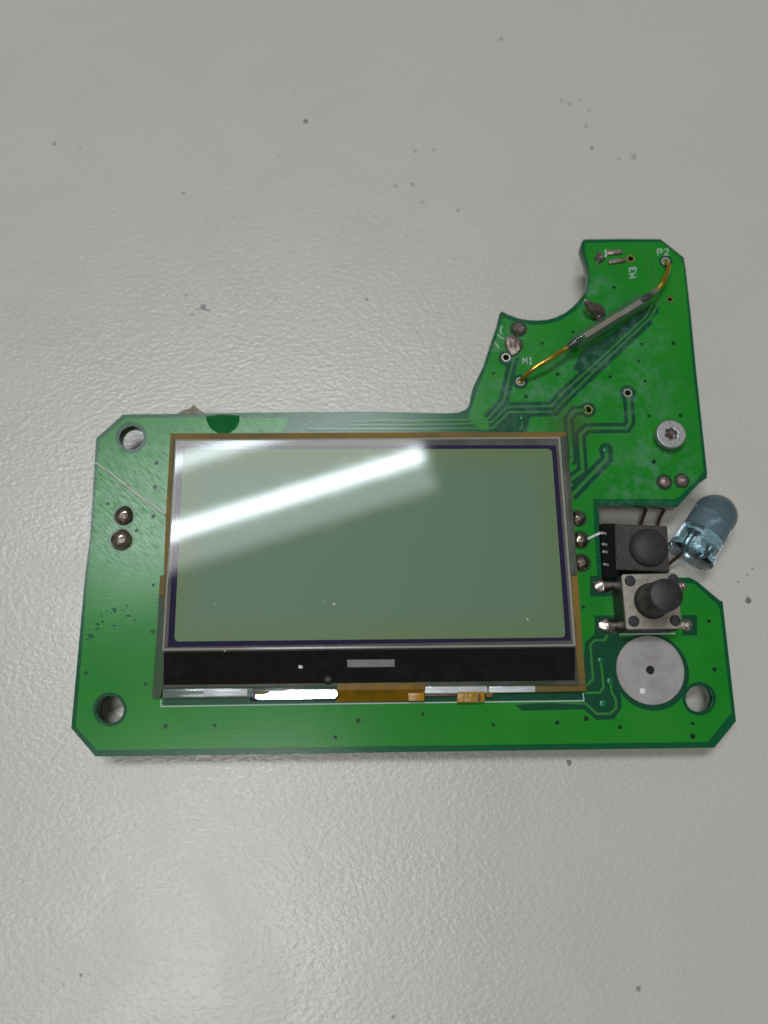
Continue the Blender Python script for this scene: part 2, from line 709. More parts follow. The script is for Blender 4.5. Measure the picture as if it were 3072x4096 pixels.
M.steel = mat('zinc_screw', (0.44, 0.42, 0.42), 0.42, metal=0.75, color2=(0.30, 0.28, 0.31), nscale=16, npos=(0.5, 0.72), bump=0.2, bscale=40)
M.rust = mat('rusty_socket', (0.12, 0.075, 0.06), 0.7, metal=0.3, color2=(0.30, 0.27, 0.26), nscale=14, npos=(0.45, 0.65), bump=0.6, bscale=30)
M.coin = mat('tinned_disc', (0.39, 0.355, 0.345), 0.55, metal=0.05, color2=(0.31, 0.275, 0.265), nscale=5.5, npos=(0.42, 0.66), detail=8, bump=0.08, bscale=30)
M.gold = mat('gold_wire', (1.0, 0.64, 0.12), 0.3, metal=1.0, color2=(0.75, 0.38, 0.04), nscale=8, npos=(0.4, 0.7), bump=0.12, bscale=40)
M.copper = mat('copper_joint', (0.50, 0.30, 0.20), 0.4, metal=0.8, color2=(0.38, 0.20, 0.12), nscale=20)
M.ring = mat('tinned_ring', (0.62, 0.55, 0.45), 0.3, metal=0.8)
M.goldring = mat('plated_ring', (0.62, 0.48, 0.14), 0.3, metal=0.9)
M.hole = mat('hole_dark', (0.01, 0.01, 0.01), 0.8)
M.void = mat('matt_black_plastic', (0.004, 0.004, 0.004), 0.7, spec=0.15)
M.black = mat('black_plastic', (0.012, 0.011, 0.011), 0.42, color2=(0.022, 0.02, 0.019), nscale=20, bump=0.15, bscale=60)
M.irbody = mat('receiver_plastic', (0.034, 0.028, 0.025), 0.45, color2=(0.062, 0.052, 0.046), nscale=14, npos=(0.4, 0.7), detail=8, rough2=0.6, bump=0.35, bscale=40)
M.irlens = mat('receiver_lens', (0.042, 0.036, 0.035), 0.5, spec=0.35, color2=(0.085, 0.078, 0.076), nscale=2.2, npos=(0.55, 0.75), detail=8, stretch=(5, 20, 5, 0.9), rough2=0.65)
M.plunger = mat('charcoal_plastic', (0.024, 0.023, 0.026), 0.5, color2=(0.035, 0.033, 0.036), nscale=18, bump=0.1, bscale=50)
M.cover = mat('worn_tin_plate', (0.40, 0.36, 0.30), 0.42, metal=0.65, color2=(0.25, 0.215, 0.175), nscale=5, npos=(0.45, 0.7), detail=8, bump=0.12, bscale=30)
M.brass = mat('brass_pin', (0.72, 0.62, 0.25), 0.3, metal=1.0)
M.amber = mat('amber_film', (0.25, 0.15, 0.03), 0.5, spec=0.15, color2=(0.16, 0.11, 0.035), nscale=1.2, npos=(0.4, 0.62))
M.flex = mat('polyimide_flex', (0.44, 0.24, 0.01), 0.3, color2=(0.34, 0.175, 0.008), nscale=5, detail=6, bump=0.1, bscale=14)
M.flexhi = mat('polyimide_pad', (0.42, 0.21, 0.008), 0.3)
M.clearedge = mat('clear_plastic_edge', (0.10, 0.105, 0.085), 0.4, spec=0.25, color2=(0.06, 0.075, 0.05), nscale=3)
M.film = mat('clear_side_film', (0.03, 0.10, 0.035), 0.45, spec=0.15, color2=(0.065, 0.085, 0.05), nscale=3)
M.glassedge = mat('glass_margin', (0.105, 0.09, 0.085), 0.04, color2=(0.14, 0.125, 0.115), nscale=2.5, stretch=(1, 1, 1))
M.glassrim = mat('glass_cut_edge', (0.34, 0.32, 0.29), 0.15)
M.navy = mat('display_border', (0.026, 0.022, 0.055), 0.04)
M.strip = mat('black_ledge', (0.010, 0.008, 0.0075), 0.04, color2=(0.016, 0.013, 0.012), nscale=7, detail=8, npos=(0.5, 0.7))
M.window = mat('grey_window', (0.20, 0.19, 0.18), 0.25, color2=(0.165, 0.155, 0.15), nscale=9)
M.white = mat('white_reflector', (0.72, 0.72, 0.71), 0.3, color2=(0.52, 0.53, 0.54), nscale=3, stretch=(1, 4, 1), coat=0.3)
M.foil = mat('mirror_foil', (0.93, 0.94, 0.97), 0.10, metal=1.0, bump=0.06, bscale=6)
M.greylip = mat('grey_lip', (0.20, 0.23, 0.215), 0.2, color2=(0.11, 0.15, 0.13), nscale=2.5, stretch=(0.6, 4, 1), coat=0.4)
M.redlip = mat('brown_lip', (0.09, 0.035, 0.015), 0.4)
M.screen = screen_material()
M.reed = mat('reed_glass', (0.10, 0.145, 0.12), 0.06, spec=1.0, alpha=0.32)
M.blade = mat('nickel_blade', (0.46, 0.38, 0.37), 0.5, metal=0.2, color2=(0.44, 0.32, 0.20), nscale=3, npos=(0.4, 0.65))
M.seal = mat('dark_glass_seal', (0.02, 0.035, 0.028), 0.3)
M.ledclear = mat('led_clear_epoxy', (0.62, 0.84, 0.94), 0.10, trans=1.0, ior=1.5)
M.ledmilk = mat('led_milky_epoxy', (0.29, 0.395, 0.455), 0.12, trans=0.7, ior=1.5, color2=(0.22, 0.31, 0.36), nscale=2)
M.leadframe = mat('lead_frame', (0.35, 0.38, 0.40), 0.3, metal=0.9)
M.wire = mat('tarnished_lead', (0.085, 0.05, 0.022), 0.4, metal=0.5)
M.silver = mat('tinned_lead', (0.72, 0.74, 0.72), 0.3, metal=0.7)
M.fibre = mat('grey_fibre', (0.68, 0.65, 0.60), 0.4)
M.paint = mat('white_drop', (0.82, 0.82, 0.80), 0.4)
M.paper = mat('brown_scrap', (0.36, 0.29, 0.23), 0.7, color2=(0.24, 0.18, 0.13), nscale=12)
M.faint = mat('faint_speck', (0.36, 0.33, 0.285), 0.5, color2=(0.28, 0.25, 0.21), nscale=20)
M.brown = mat('brown_stain', (0.24, 0.21, 0.17), 0.5, color2=(0.15, 0.13, 0.10), nscale=20)
M.ink = mat('blue_ink', (0.18, 0.21, 0.23), 0.5, color2=(0.32, 0.32, 0.32), nscale=26)
M.violet = mat('violet_ink', (0.33, 0.31, 0.355), 0.45, color2=(0.40, 0.375, 0.36), nscale=30)
M.dust = mat('white_dust', (0.75, 0.75, 0.72), 0.8)

# ------------------------------------------------------------------ setting: the desk
bm = bmesh.new()
S = 60
vs = [bm.verts.new((x, y, desk_z(y))) for x, y in ((-S, -S), (S, -S), (S, S), (-S, S))]
ws = [bm.verts.new((v.co.x, v.co.y, v.co.z - 2.5)) for v in vs]
bm.faces.new(vs)
for i in range(4):
    bm.faces.new((vs[i], ws[i], ws[(i + 1) % 4], vs[(i + 1) % 4]))
bm.faces.new(ws[::-1])
desk = from_bm('desk_top', bm, M.desk)
desk['kind'] = 'structure'
desk['label'] = 'light grey textured laminate desk top under the circuit board'


def stain(name, u, v, r, material, seed, sq=1.0, arms=0.35):
    bm = bmesh.new()
    c = PD(u, v)
    n = 26
    pts = []
    for i in range(n):
        t = 2 * math.pi * i / n
        k = 1 + arms * 2 * noise.noise(Vector((math.cos(t) * 1.7 + seed * 3.1, math.sin(t) * 1.7, seed)))
        pts.append(Vector((c.x + PX(r, 0) * k * math.cos(t), c.y + PX(r, 0) * sq * k * math.sin(t), 0)))
        pts[-1].z = desk_z(pts[-1].y) + 0.003
    prism(bm, pts, c.z - 0.004)
    return from_bm(name, bm, material, desk)


for i, (u, v, r) in enumerate([(1222, 485, 11), (218, 575, 8), (2004, 157, 7), (735, 773, 6), (1467, 1197, 6), (2368, 592, 8), (2992, 2402, 12), (2277, 3050, 10),
                               (325, 3900, 6), (1573, 4068, 6), (2552, 3955, 9), (1112, 625, 4), (1182, 372, 5), (322, 588, 5), (3010, 2275, 5), (2953, 2327, 5), (2990, 2298, 4)]):
    stain('brown_speck', u, v, r, M.brown if i < 8 else M.faint, i + 1, arms=0.22)
for i, (u, v, r, q) in enumerate([(812, 1230, 15, .7), (790, 1238, 7, .5), (832, 1240, 8, .5), (770, 1258, 6, .8), (745, 1180, 6, .7)]):
    stain('ink_spot', u, v, r, M.ink, i + 30, q, 0.6)
for i, (u, v, r, q) in enumerate([(2246, 402, 8, 1), (2278, 415, 9, .7), (2322, 398, 6, 1), (2356, 440, 6, 1.4), (2345, 505, 8, 1.2), (2475, 636, 9, .6), (2535, 630, 12, 1.2), (2520, 610, 6, 1), (1582, 745, 6, 1.6),
                                  (1650, 738, 9, 1.2), (1690, 808, 7, 1.5), (1832, 842, 6, 1.5), (1735, 598, 9, .8), (1660, 605, 6, 1.3)]):
    stain('ink_spot', u, v, r, M.violet, i + 60, q, 0.4)

# ------------------------------------------------------------------ the circuit board
board = thing('circuit_board', 'green circuit board with grey display, push button and blue diode lying on the desk', 'circuit board', PD(1500, 2400))


def setp(o, parent=board):
    """Keep world coordinates when parenting to the board's empty."""
    o.parent = parent
    o.matrix_parent_inverse = Matrix.Translation(-board.location) if parent is board else Matrix.Identity(4)
    return o


OUT = [(491, 1658), (1000, 1650), (1500, 1647), (1780, 1653), (1835, 1650), (1862, 1638), (1874, 1627), (1884, 1592), (1887, 1568), (1893, 1548), (1910, 1512), (1933, 1466), (1960, 1380), (1985, 1310), (1999, 1252), (2008, 1245),
       (2030, 1257), (2058, 1268), (2090, 1276), (2120, 1280), (2150, 1281), (2190, 1278), (2225, 1268), (2262, 1250), (2290, 1228), (2315, 1202), (2340, 1170), (2350, 1145), (2355, 1108), (2350, 1068), (2341, 1030), (2331, 1005), (2326, 988), (2327, 968), (2335, 957),
       (2500, 955), (2642, 956), (2655, 966), (2735, 1029), (2742, 1066), (2763, 1250), (2785, 1480), (2798, 1600), (2829, 1890), (2828, 1912), (2800, 1930), (2765, 1966), (2712, 2025), (2560, 2022), (2396, 2020), (2394, 2026), (2404, 2160), (2413, 2280), (2422, 2306), (2440, 2312),
       (2600, 2312), (2760, 2310), (2790, 2326), (2880, 2402), (2891, 2405), (2905, 2530), (2945, 2885), (2858, 2991), (1800, 3006), (381, 3026), (284, 2912), (340, 2300), (360, 2150), (384, 1754)]
HOLES = [((526, 1751), 49), ((440, 2838), 54), ((2797, 2795), 53), ((2522, 1035), 13), ((2679, 1198), 10), ((2024, 1430), 14), ((2352, 1639), 15), ((2511, 1572), 13)]
hole_rings = [[P(*q, ZB) for q in circle(c, r, 36)] for c, r in HOLES]

base = plate('board_plate', [P(*p, 0.36) for p in OUT], hole_rings, 0.36, 0.20, M.bare, None, bevel=0.004)
setp(base)
base['label'] = 'dark green laminate with notched outline'


def on_board(o):
    o.parent = base
    return o


POUR = [(500, 1672), (760, 1670), (1160, 1672), (1120, 1752), (1960, 1752), (2090, 1752), (2120, 1700), (2120, 1668), (2080, 1640), (2050, 1648), (2010, 1690), (1975, 1720), (1935, 1722), (1870, 1680), (1895, 1600), (1925, 1520), (1955, 1440), (1985, 1350), (2012, 1268),
        (2060, 1288), (2120, 1299), (2180, 1298), (2240, 1282), (2295, 1248), (2335, 1205), (2354, 1160), (2360, 1110), (2352, 1050), (2338, 1000), (2340, 972), (2500, 968), (2645, 968),
        (2728, 1035), (2735, 1070), (2752, 1250), (2772, 1480), (2786, 1600), (2815, 1885), (2795, 1912), (2720, 1985), (2700, 1996), (2372, 1996), (2380, 2160), (2390, 2320), (2520, 2330), (2700, 2330), (2775, 2334), (2868, 2418), (2880, 2440), (2890, 2530), (2926, 2850), (2830, 2968), (1800, 2981), (388, 3000), (303, 2905), (352, 2300), (371, 2150), (398, 1765)]
pour_holes = [[P(*q, ZB) for q in circle(c, r + 14 if r > 20 else r + 4, 36)] for c, r in HOLES]
pour = plate('copper_pour', [P(*p) for p in POUR], pour_holes, ZB, 0.3605, M.pour, None)
on_board(pour)
pour['label'] = 'bright green lacquered copper area'

# --- dark isolation channels and the traces running in them
T1 = ZA([(622, 830), (585, 960), (545, 1150), (490, 1370), (300, 1580), (0, 1592)]) + [(1700, 1682), (1480, 1683)]
T2 = ZH([(880, 205), (950, 222), (1025, 300), (1062, 700), (1080, 860), (1000, 1010)]) + ZA([(1659, 850), (1215, 1255), (1065, 1425), (535, 1435), (345, 1618), (0, 1640)]) + [(1700, 1699), (1400, 1700)]
T3 = ZH([(1100, 350), (1128, 660), (1150, 860), (1050, 1030)]) + ZA([(1659, 930), (1250, 1330), (1100, 1490), (560, 1495), (392, 1655)]) + ZC([(820, 640), (0, 650)]) + [(1230, 1716)]
TR1 = ZD([(940, 270), (960, 570), (915, 635), (440, 640), (362, 720), (392, 1150), (240, 1262)])
TR2 = ZD([(440, 418), (290, 430), (222, 530), (262, 1010), (240, 1060)])
TR3 = ZD([(672, 900), (680, 1010), (255, 1450)])
TL1 = ZG([(690, 120), (655, 182), (540, 182), (482, 238), (515, 650), (440, 725)])
TL2 = ZG([(608, 440), (625, 560), (642, 750), (592, 812), (420, 815)])
TL3 = ZG([(722, 680), (740, 810), (790, 890), (790, 1000), (720, 1065), (560, 1065), (430, 945)]) + [(2200, 2807), (2080, 2810)]


def world(pts, z=ZB):
    return [P(u, v, z) for u, v in pts]


CH = [0]


def channel(pts, w):
    bm = bmesh.new()
    CH[0] += 1
    ribbon(bm, world(pts), PX(w), ZB, 0.00052 + 0.00023 * CH[0])
    return on_board(from_bm('isolation_channel', bm, M.channel))


def channel_area(pts, h=0.0005):
    bm = bmesh.new()
    prism(bm, [P(u, v, ZB + h) for u, v in pts], ZB - 0.0003)
    return on_board(from_bm('isolation_channel', bm, M.channel))


def trace(pts, w=8):
    bm = bmesh.new()
    ribbon(bm, world(pts), PX(w), ZL, 0.0015)
    return on_board(from_bm('copper_trace', bm, M.trace))


channel(T1[:5], 44)
bm = bmesh.new()
ribbon(bm, world([((a[0] + b[0]) / 2, (a[1] + b[1]) / 2) for a, b in zip(T2[5:10], T3[3:8])]), PX(66), ZB + 0.0003, 0.0015)
on_board(from_bm('isolation_channel', bm, M.channel))
channel_area(ZH([(1150, 862), (1152, 965), (700, 1340), (560, 1460), (300, 1700), (120, 1640), (230, 1420), (560, 1230), (1040, 880)]), 0.0004)
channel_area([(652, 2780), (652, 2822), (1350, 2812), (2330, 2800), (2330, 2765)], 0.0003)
bm = bmesh.new()
ribbon(bm, world(ZA([(600, 1467), (545, 1467), (360, 1630), (310, 1632)])), PX(60), ZB + 0.0001, 0.0013)
on_board(from_bm('isolation_channel', bm, M.channel))
channel(TR1, 46)
channel(TR2, 44)
channel(TR3, 50)
channel_area(ZC([(1000, 470), (1280, 470), (1230, 670), (820, 670)]))
channel_area(ZG([(640, 30), (700, 90), (860, 150), (1000, 150), (880, 250), (810, 380), (790, 520), (810, 680), (850, 800), (862, 990), (770, 1132), (560, 1140), (400, 1012), (-330, 1030), (-420, 960), (380, 900), (400, 850), (430, 780), (400, 500), (420, 210), (520, 120)]))
for pts, w in ((T1, 9), (T2, 8), (T3, 8), (TR1, 15), (TR2, 14), (TR3, 15), (TL1, 9), (TL2, 9), (TL3, 9)):
    trace(pts, w)
trace([(1400, 1688), (1690, 1688)], 6)
trace(ZC([(1160, 560), (1165, 620), (1130, 665)]), 6)
trace(ZC([(1262, 510), (1225, 665)]), 4)

# --- pads
for c, r in (((2352, 1639), 34), ((2511, 1572), 35), (ZD([(672, 900)])[0], 30), (ZA([(523, 850)])[0], 34), (ZA([(695, 1130)])[0], 33), (ZH([(1240, 350)])[0], 30)):
    bm = bmesh.new()
    rin = {2352: 18, 2511: 16}.get(int(c[0]), None)
    if rin is None and abs(c[0] - 2024.3) < 2:
        rin = 17
    disc(bm, P(*c), PX(r), ZB, 0.0016, 32, PX(rin) if rin else None)
    on_board(from_bm('isolation_channel', bm, M.channel))
for (c, r), m, t in ((HOLES[3], M.goldring, 6), (HOLES[4], M.goldring, 4), (HOLES[5], M.ring, 5), (HOLES[6], M.goldring, 4), (HOLES[7], M.ring, 6)):
    bm = bmesh.new()
    disc(bm, P(*c), PX(r + t), ZB - 0.001, 0.0045, 32, PX(r))
    on_board(from_bm('hole_ring', bm, m))
    bm = bmesh.new()
    disc(bm, P(c[0], c[1], 0.36), PX(r + 3), 0.235, 0.004, 24)
    on_board(from_bm('hole_floor', bm, M.hole))
# collars round the mounting holes
for (c, r), w in ((HOLES[0], 12), (HOLES[1], 16), (HOLES[2], 13)):
    bm = bmesh.new()
    disc(bm, P(*c), PX(r + w), 0.3603, 0.003, 48, PX(r + 2))
    on_board(from_bm('hole_collar', bm, M.channel))

# --- tented vias
VIAS = (ZA([(957, 668), (371, 1030), (1140, 1040), (1325, 533), (760, 1310)]) + ZH([(617, 660), (950, 1337), (1330, 1328), (915, 1545)]) + ZD([(722, 22), (1140, 70), (1185, 490), (1565, 485), (1245, 1040)]) + ZE([(400, 1285)]) +
        R3([(1318, 590), (1365, 990), (300, 1397), (60, 1432), (580, 1470), (1183, 1545), (1183, 1440)]) + R7([(200, 577), (590, 537), (1015, 602), (1400, 590), (62, 677)]) + R6([(115, 745), (478, 740)]) +
        ZI([(980, 155), (958, 445), (632, 432), (940, 795), (395, 645), (940, 1620), (738, 965)]) + ZJ([(935, 675), (848, 1305), (135, 1175)]))
via_mesh = None
for i, c in enumerate(VIAS):
    if via_mesh is None:
        bm = bmesh.new()
        disc(bm, Vector((0, 0, 0)), 0.024, 0, 0.0022, 16, 0.012)
        disc(bm, Vector((0, 0, 0)), 0.0115, 0, 0.0006, 12)
        v = from_bm('via', bm, M.via)
        via_mesh = v.data
    else:
        v = link('via', via_mesh, None)
        v.data = via_mesh
    v.location = P(*c)
    k = random.uniform(0.7, 1.12)
    v.scale = (k, k, 1)
    on_board(v)
for c, r in ((ZG([(605, 418)])[0], 12), (ZG([(720, 670)])[0], 14), (ZG([(635, 942)])[0], 15), (ZD([(672, 895)])[0], 14), (ZC([(1165, 512)])[0], 13)):
    bm = bmesh.new()
    blob(bm, P(c[0], c[1], ZB + 0.001), PX(r), PX(r), 0.012, lump=0.05, m=5)
    on_board(from_bm('via_bump', bm, M.viadome, smooth=True))

# --- clean spot of lacquer at the top edge
bm = bmesh.new()
prism(bm, [P(u, v, ZB + 0.003) for u, v in [(824, 1665), (826, 1682), (836, 1705), (852, 1722), (872, 1732), (895, 1735), (918, 1731), (938, 1719), (952, 1700), (958, 1680), (957, 1662), (890, 1658)]], ZB - 0.002)
o = on_board(from_bm('lacquer_spot', bm, M.spot))

# --- silkscreen lettering and lines
def glyphs(name, strokes, w=5.0):
    bm = bmesh.new()
    for i, s in enumerate(strokes):
        ribbon(bm, world(s), PX(w), ZL + 0.0005 + 0.00015 * (i % 5), 0.0012)
    return on_board(from_bm(name, bm, M.silk))


def letters(text, o, ex, ey):
    """o origin px, ex / ey px vectors of one glyph width / height."""
    G = {'M': [[(0, 0), (0, 1), (.5, .45), (1, 1), (1, 0)]], '3': [[(0, .95), (.8, 1), (.95, .75), (.5, .53), (1, .3), (.8, .02), (0, .05)]],
         'P': [[(0, 0), (0, 1), (.85, 1), (1, .75), (.85, .5), (0, .5)]], '2': [[(0, .85), (.3, 1), (.85, .97), (.95, .7), (0, 0), (1, 0)]], '1': [[(.15, .8), (.5, 1), (.5, 0)], [(.15, 0), (.85, 0)]]}
    out = []
    for k, ch in enumerate(text):
        for s in G[ch]:
            out.append([(o[0] + ex[0] * (x + k * 1.45) + ey[0] * y, o[1] + ex[1] * (x + k * 1.45) + ey[1] * y) for x, y in s])
    return out


glyphs('reference_lettering', letters('M3', ZH([(882, 540)])[0], (-4 / 3 * 0.2, -17), (-26, 3)), 5)
glyphs('reference_lettering', letters('P2', ZH([(1145, 275)])[0], (18, -0.5), (-2, -24)), 4.5)
glyphs('reference_lettering', letters('M1', ZA([(726, 915)])[0], (16, 0.5), (-1, -24)), 4.5)
glyphs('silkscreen_line', [[(643, 2793), (645, 2826), (1350, 2815), (2335, 2803), (2332, 2772)]], 4.5)
glyphs('silkscreen_line', [ZG([(830, 112), (1200, 108), (1500, 102)])], 6)
glyphs('silkscreen_line', [ZA([(470, 460), (455, 520), (470, 560)]), ZA([(420, 560), (455, 600), (500, 620)]), ZA([(385, 655), (420, 700), (430, 730)])], 5)

# --- scrape marks and flux dirt lying on the lacquer, left side
bm = bmesh.new()
for x, y, r in ((470, 410, 15), (440, 455, 7), (480, 440, 8), (625, 370, 7), (650, 490, 10), (715, 542, 7), (330, 555, 10), (275, 590, 12), (265, 645, 13), (475, 605, 11), (185, 725, 17), (205, 745, 13), (570, 425, 6), (380, 432, 6), (315, 465, 6), (620, 490, 7), (150, 770, 9), (325, 500, 6)):
    c = ZJ([(x, y)])[0]
    blob(bm, P(c[0], c[1], ZB - 0.001), PX(r * 0.62), PX(r * 0.42), 0.006 + 0.0003 * r, rot=random.uniform(-0.5, 0.5), lump=0.6, seed=x * .1, n=10, m=3)
on_board(from_bm('lacquer_blisters', bm, M.viadome, smooth=True))['kind'] = 'stuff'

# --- solder joints
def joint(c, r, h, material=M.dirty, halo=1.25, sq=1.0, rot=0.0, lump=0.12, peak=1.0, seed=0.0, z=ZB):
    if halo:
        bm = bmesh.new()
        disc(bm, P(*c), PX(r * halo), z, 0.0027, 28)
        setp(from_bm('flux_ring', bm, M.flux))
    bm = bmesh.new()
    blob(bm, P(c[0], c[1], z + 0.001), PX(r), PX(r) * sq, h, rot, peak, lump, seed)
    o = setp(from_bm('solder_joint', bm, material, smooth=True))
    if material is M.dirty:
        bm = bmesh.new()
        lathe(bm, P(c[0] + 3, c[1] + 2, z + h * 0.8), Vector((0.12, 0.1, 1)), [(0, PX(r * 0.42)), (h * 0.35, PX(r * 0.36)), (h * 0.42, PX(r * 0.24)), (h * 0.40, 0)], 10)
        t = from_bm('pin_tip', bm, M.dull, smooth=True)
        t.parent = o
    return o


joint(ZI([(590, 790)])[0], 39, 0.07, halo=1.16, seed=1)
joint(ZI([(560, 1080)])[0], 43, 0.07, halo=1.14, seed=2)
joint(ZD([(1370, 1285)])[0], 25, 0.05, M.dull, halo=1.35, seed=3)
joint(ZD([(1580, 1270)])[0], 24, 0.05, M.dull, halo=1.35, seed=4)
joint(ZE([(335, 220)])[0], 29, 0.06, halo=1.25, seed=5)
joint(ZE([(362, 480)])[0], 31, 0.06, halo=1.25, seed=6)
joint(ZE([(378, 755)])[0], 31, 0.06, halo=1.25, seed=7)
joint(ZA([(670, 500)])[0], 25, 0.06, M.dull, halo=1.5, seed=8, lump=0.5)
joint(ZA([(618, 690)])[0], 33, 0.05, M.dull, halo=1.2, seed=9, lump=0.7, sq=1.25)
joint(ZH([(440, 310)])[0], 20, 0.06, M.dull, halo=1.1, seed=10, lump=0.8, sq=1.3)
# peaked blob beside the round cut-out
bm = bmesh.new()
c0 = P(*ZH([(390, 960)])[0])
bmesh.ops.delete(bm, geom=[])
path = [c0 + Vector((0.02, -0.02, 0)), c0 + Vector((0.0, 0, 0.03)), P(*ZH([(345, 915)])[0], ZB + 0.08), P(*ZH([(305, 860)])[0], ZB + 0.14), P(*ZH([(268, 800)])[0], ZB + 0.20)]
tube(bm, smooth_path(path, 5), [0.098 * (1 - (i / 20) ** 1.9) + 0.008 for i in range(21)], 16)
setp(from_bm('solder_spike', bm, M.tin, smooth=True))
joint(ZH([(420, 985)])[0], 28, 0.03, M.dull, halo=1.3, seed=11, lump=0.6)
# two worn contact stubs near the upper hole
for k, pts in enumerate((ZH([(540, 205), (725, 200), (725, 245), (540, 265)]), ZH([(560, 320), (765, 300), (765, 345), (560, 370)]))):
    s = slab('contact_stub', pts, ZB + 0.035, ZB - 0.002, M.dull, None, 0.012)
    setp(s)
glyphs('silkscreen_line', [ZH([(515, 205), (522, 280), (500, 310)])], 7)

# wire pads
for c in (ZA([(695, 1128)])[0], ZH([(1238, 348)])[0]):
    bm = bmesh.new()
    disc(bm, P(*c), PX(19), ZB, 0.004, 28, PX(13))
    on_board(from_bm('pad_ring', bm, M.silk))
    joint(c, 15, 0.02, M.copper, halo=0)

# ------------------------------------------------------------------ display module
fr = slab('display_module', [(682, 1733), (1500, 1730), (2266, 1727), (2290, 2017), (2328, 2553), (2347, 2766), (2140, 2770), (650, 2782), (648, 2700), (652, 2500), (657, 2240), (667, 1990)], ZFR, ZB + 0.002, M.amber, None, 0.006)
setp(fr)
fr['label'] = 'small display on an amber film frame'


def dm(o):
    o.parent = fr
    o.matrix_parent_inverse = Matrix.Identity(4)
    return o


def fr_fix(o):
    return dm(o)


# milky side film, right and lower left
dm(slab('side_film', [(2243, 1745), (2268, 1742), (2290, 2017), (2305, 2230), (2308, 2300), (2283, 2300)], ZFR + 0.02, ZFR - 0.01, M.clearedge, None, 0.004))
dm(slab('side_film', [(654, 2386), (635, 2386), (628, 2517), (607, 2790), (640, 2795), (652, 2740), (662, 2560)], ZFR + 0.003, ZB + 0.002, M.film, None))
dm(slab('side_film', [(640, 2304), (660, 2300), (658, 2384), (635, 2384)], ZFR + 0.006, ZB + 0.003, M.amber, None, 0.0))
lower = dm(slab('lower_glass', [(694, 1757), (2240, 1749), (2303, 2588), (2315, 2740), (648, 2752), (652, 2606)], ZLG, ZFR - 0.004, M.clearedge, None, 0.006))
upper = dm(slab('upper_glass', [(700, 1757), (2242, 1747), (2304, 2585), (648, 2603)], ZUG, ZLG - 0.003, M.glassrim, None, 0.007))
dm(slab('glass_margin', [(706, 1764), (2233, 1754), (2293, 2577), (656, 2594)], ZUG + 0.0012, ZUG - 0.004, M.glassedge, None))
dm(slab('display_border', rounded([(712, 1783), (2224, 1781), (2284, 2562), (671, 2589)], 8), ZUG + 0.0026, ZUG - 0.004, M.navy, None))
dm(slab('display_screen', rounded([(734, 1797), (2207, 1795), (2262, 2550), (697, 2566)], 20), ZGT, ZUG - 0.004, M.screen, None))
dm(slab('black_ledge', [(654, 2609), (2300, 2591), (2300, 2722), (654, 2740)], ZLG + 0.0015, ZLG - 0.004, M.strip, None))
dm(slab('grey_window', [(1388, 2639), (1578, 2638), (1579, 2667), (1391, 2669)], ZLG + 0.003, ZLG - 0.003, M.window, None))
bm = bmesh.new()
blob(bm, P(1314, 2718, ZLG + 0.001), PX(24), PX(20), 0.035, lump=0.02)
dm(from_bm('black_dot', bm, M.black, smooth=True))


def lip(name, pts, z, material, bevel=0.008):
    return dm(slab(name, pts, z, ZB + 0.003, material, None, bevel, 3))


lip('grey_lip', [(650, 2752), (1017, 2749), (1017, 2788), (650, 2793)], 0.43, M.greylip, 0.012)
dm(slab('reflector_segment', [(813, 2758), (990, 2757), (988, 2783), (815, 2786)], 0.434, 0.42, M.white, None, 0.004))
dm(slab('grey_lip', [(1015, 2747), (1350, 2743), (1350, 2766), (1015, 2768)], 0.418, ZFR - 0.01, M.greylip, None, 0.003))
# bright foil strip: turned so that it mirrors the ceiling lamp
fc = P(1183, 2778, 0.43)
view = (cam_ob.location - fc).normalized()
lampc = LAMP_DIR * -38 + LAMP_N * 58.7
tol = (Vector((lampc.x, lampc.y, 196)) - fc).normalized()
nrm = (view + tol).normalized()
bm = bmesh.new()
top = []
for u, v in rounded([(1017, 2762), (1346, 2761), (1352, 2780), (1340, 2793), (1030, 2797), (1018, 2790)], 8, 3):
    q = P(u, v, 0.43)
    q.z -= (nrm.x * (q.x - fc.x) + nrm.y * (q.y - fc.y)) / nrm.z
    top.append(q)
prism(bm, top, ZB + 0.004)
dm(from_bm('foil_strip', bm, M.foil))
lip('dark_lip', [(1000, 2752), (1350, 2748), (1350, 2800), (1000, 2805)], 0.385, M.redlip if False else M.navy, 0.01)
# main flex tail: leaves the ledge, bends down to the board
bm = bmesh.new()
prof = [((1350, 2733), (1700, 2733), ZLG + 0.008), ((1347, 2760), (1699, 2757), ZLG + 0.010), ((1346, 2775), (1698, 2771), 0.45), ((1346, 2800), (1698, 2797), 0.40), ((1342, 2808), (1697, 2804), 0.385)]
rows = []
for a, b, z in prof:
    rows.append([bm.verts.new(P(a[0] + (b[0] - a[0]) * t / 8, a[1] + (b[1] - a[1]) * t / 8, z)) for t in range(9)])
for a, b in zip(rows, rows[1:]):
    for k in range(8):
        bm.faces.new((a[k], a[k + 1], b[k + 1], b[k]))
bmesh.ops.solidify(bm, geom=bm.faces[:], thickness=0.012)
dm(from_bm('flex_tail', bm, M.flex, smooth=True))
dm(slab('flex_pad', [(1632, 2772), (1697, 2771), (1698, 2803), (1634, 2804)], 0.452, 0.43, M.flexhi, None, 0.004))
lip('reflector_segment', [(1698, 2742), (1950, 2740), (1950, 2772), (1698, 2774)], 0.44, M.white, 0.010)
lip('brown_lip', [(1698, 2768), (1960, 2766), (1960, 2782), (1698, 2786)], 0.40, M.redlip, 0.006)
lip('reflector_segment', [(1955, 2744), (2142, 2742), (2142, 2768), (1955, 2771)], 0.44, M.white, 0.008)
lip('amber_edge', [(2138, 2740), (2345, 2738), (2346, 2765), (2138, 2768)], 0.436, M.amber, 0.006)
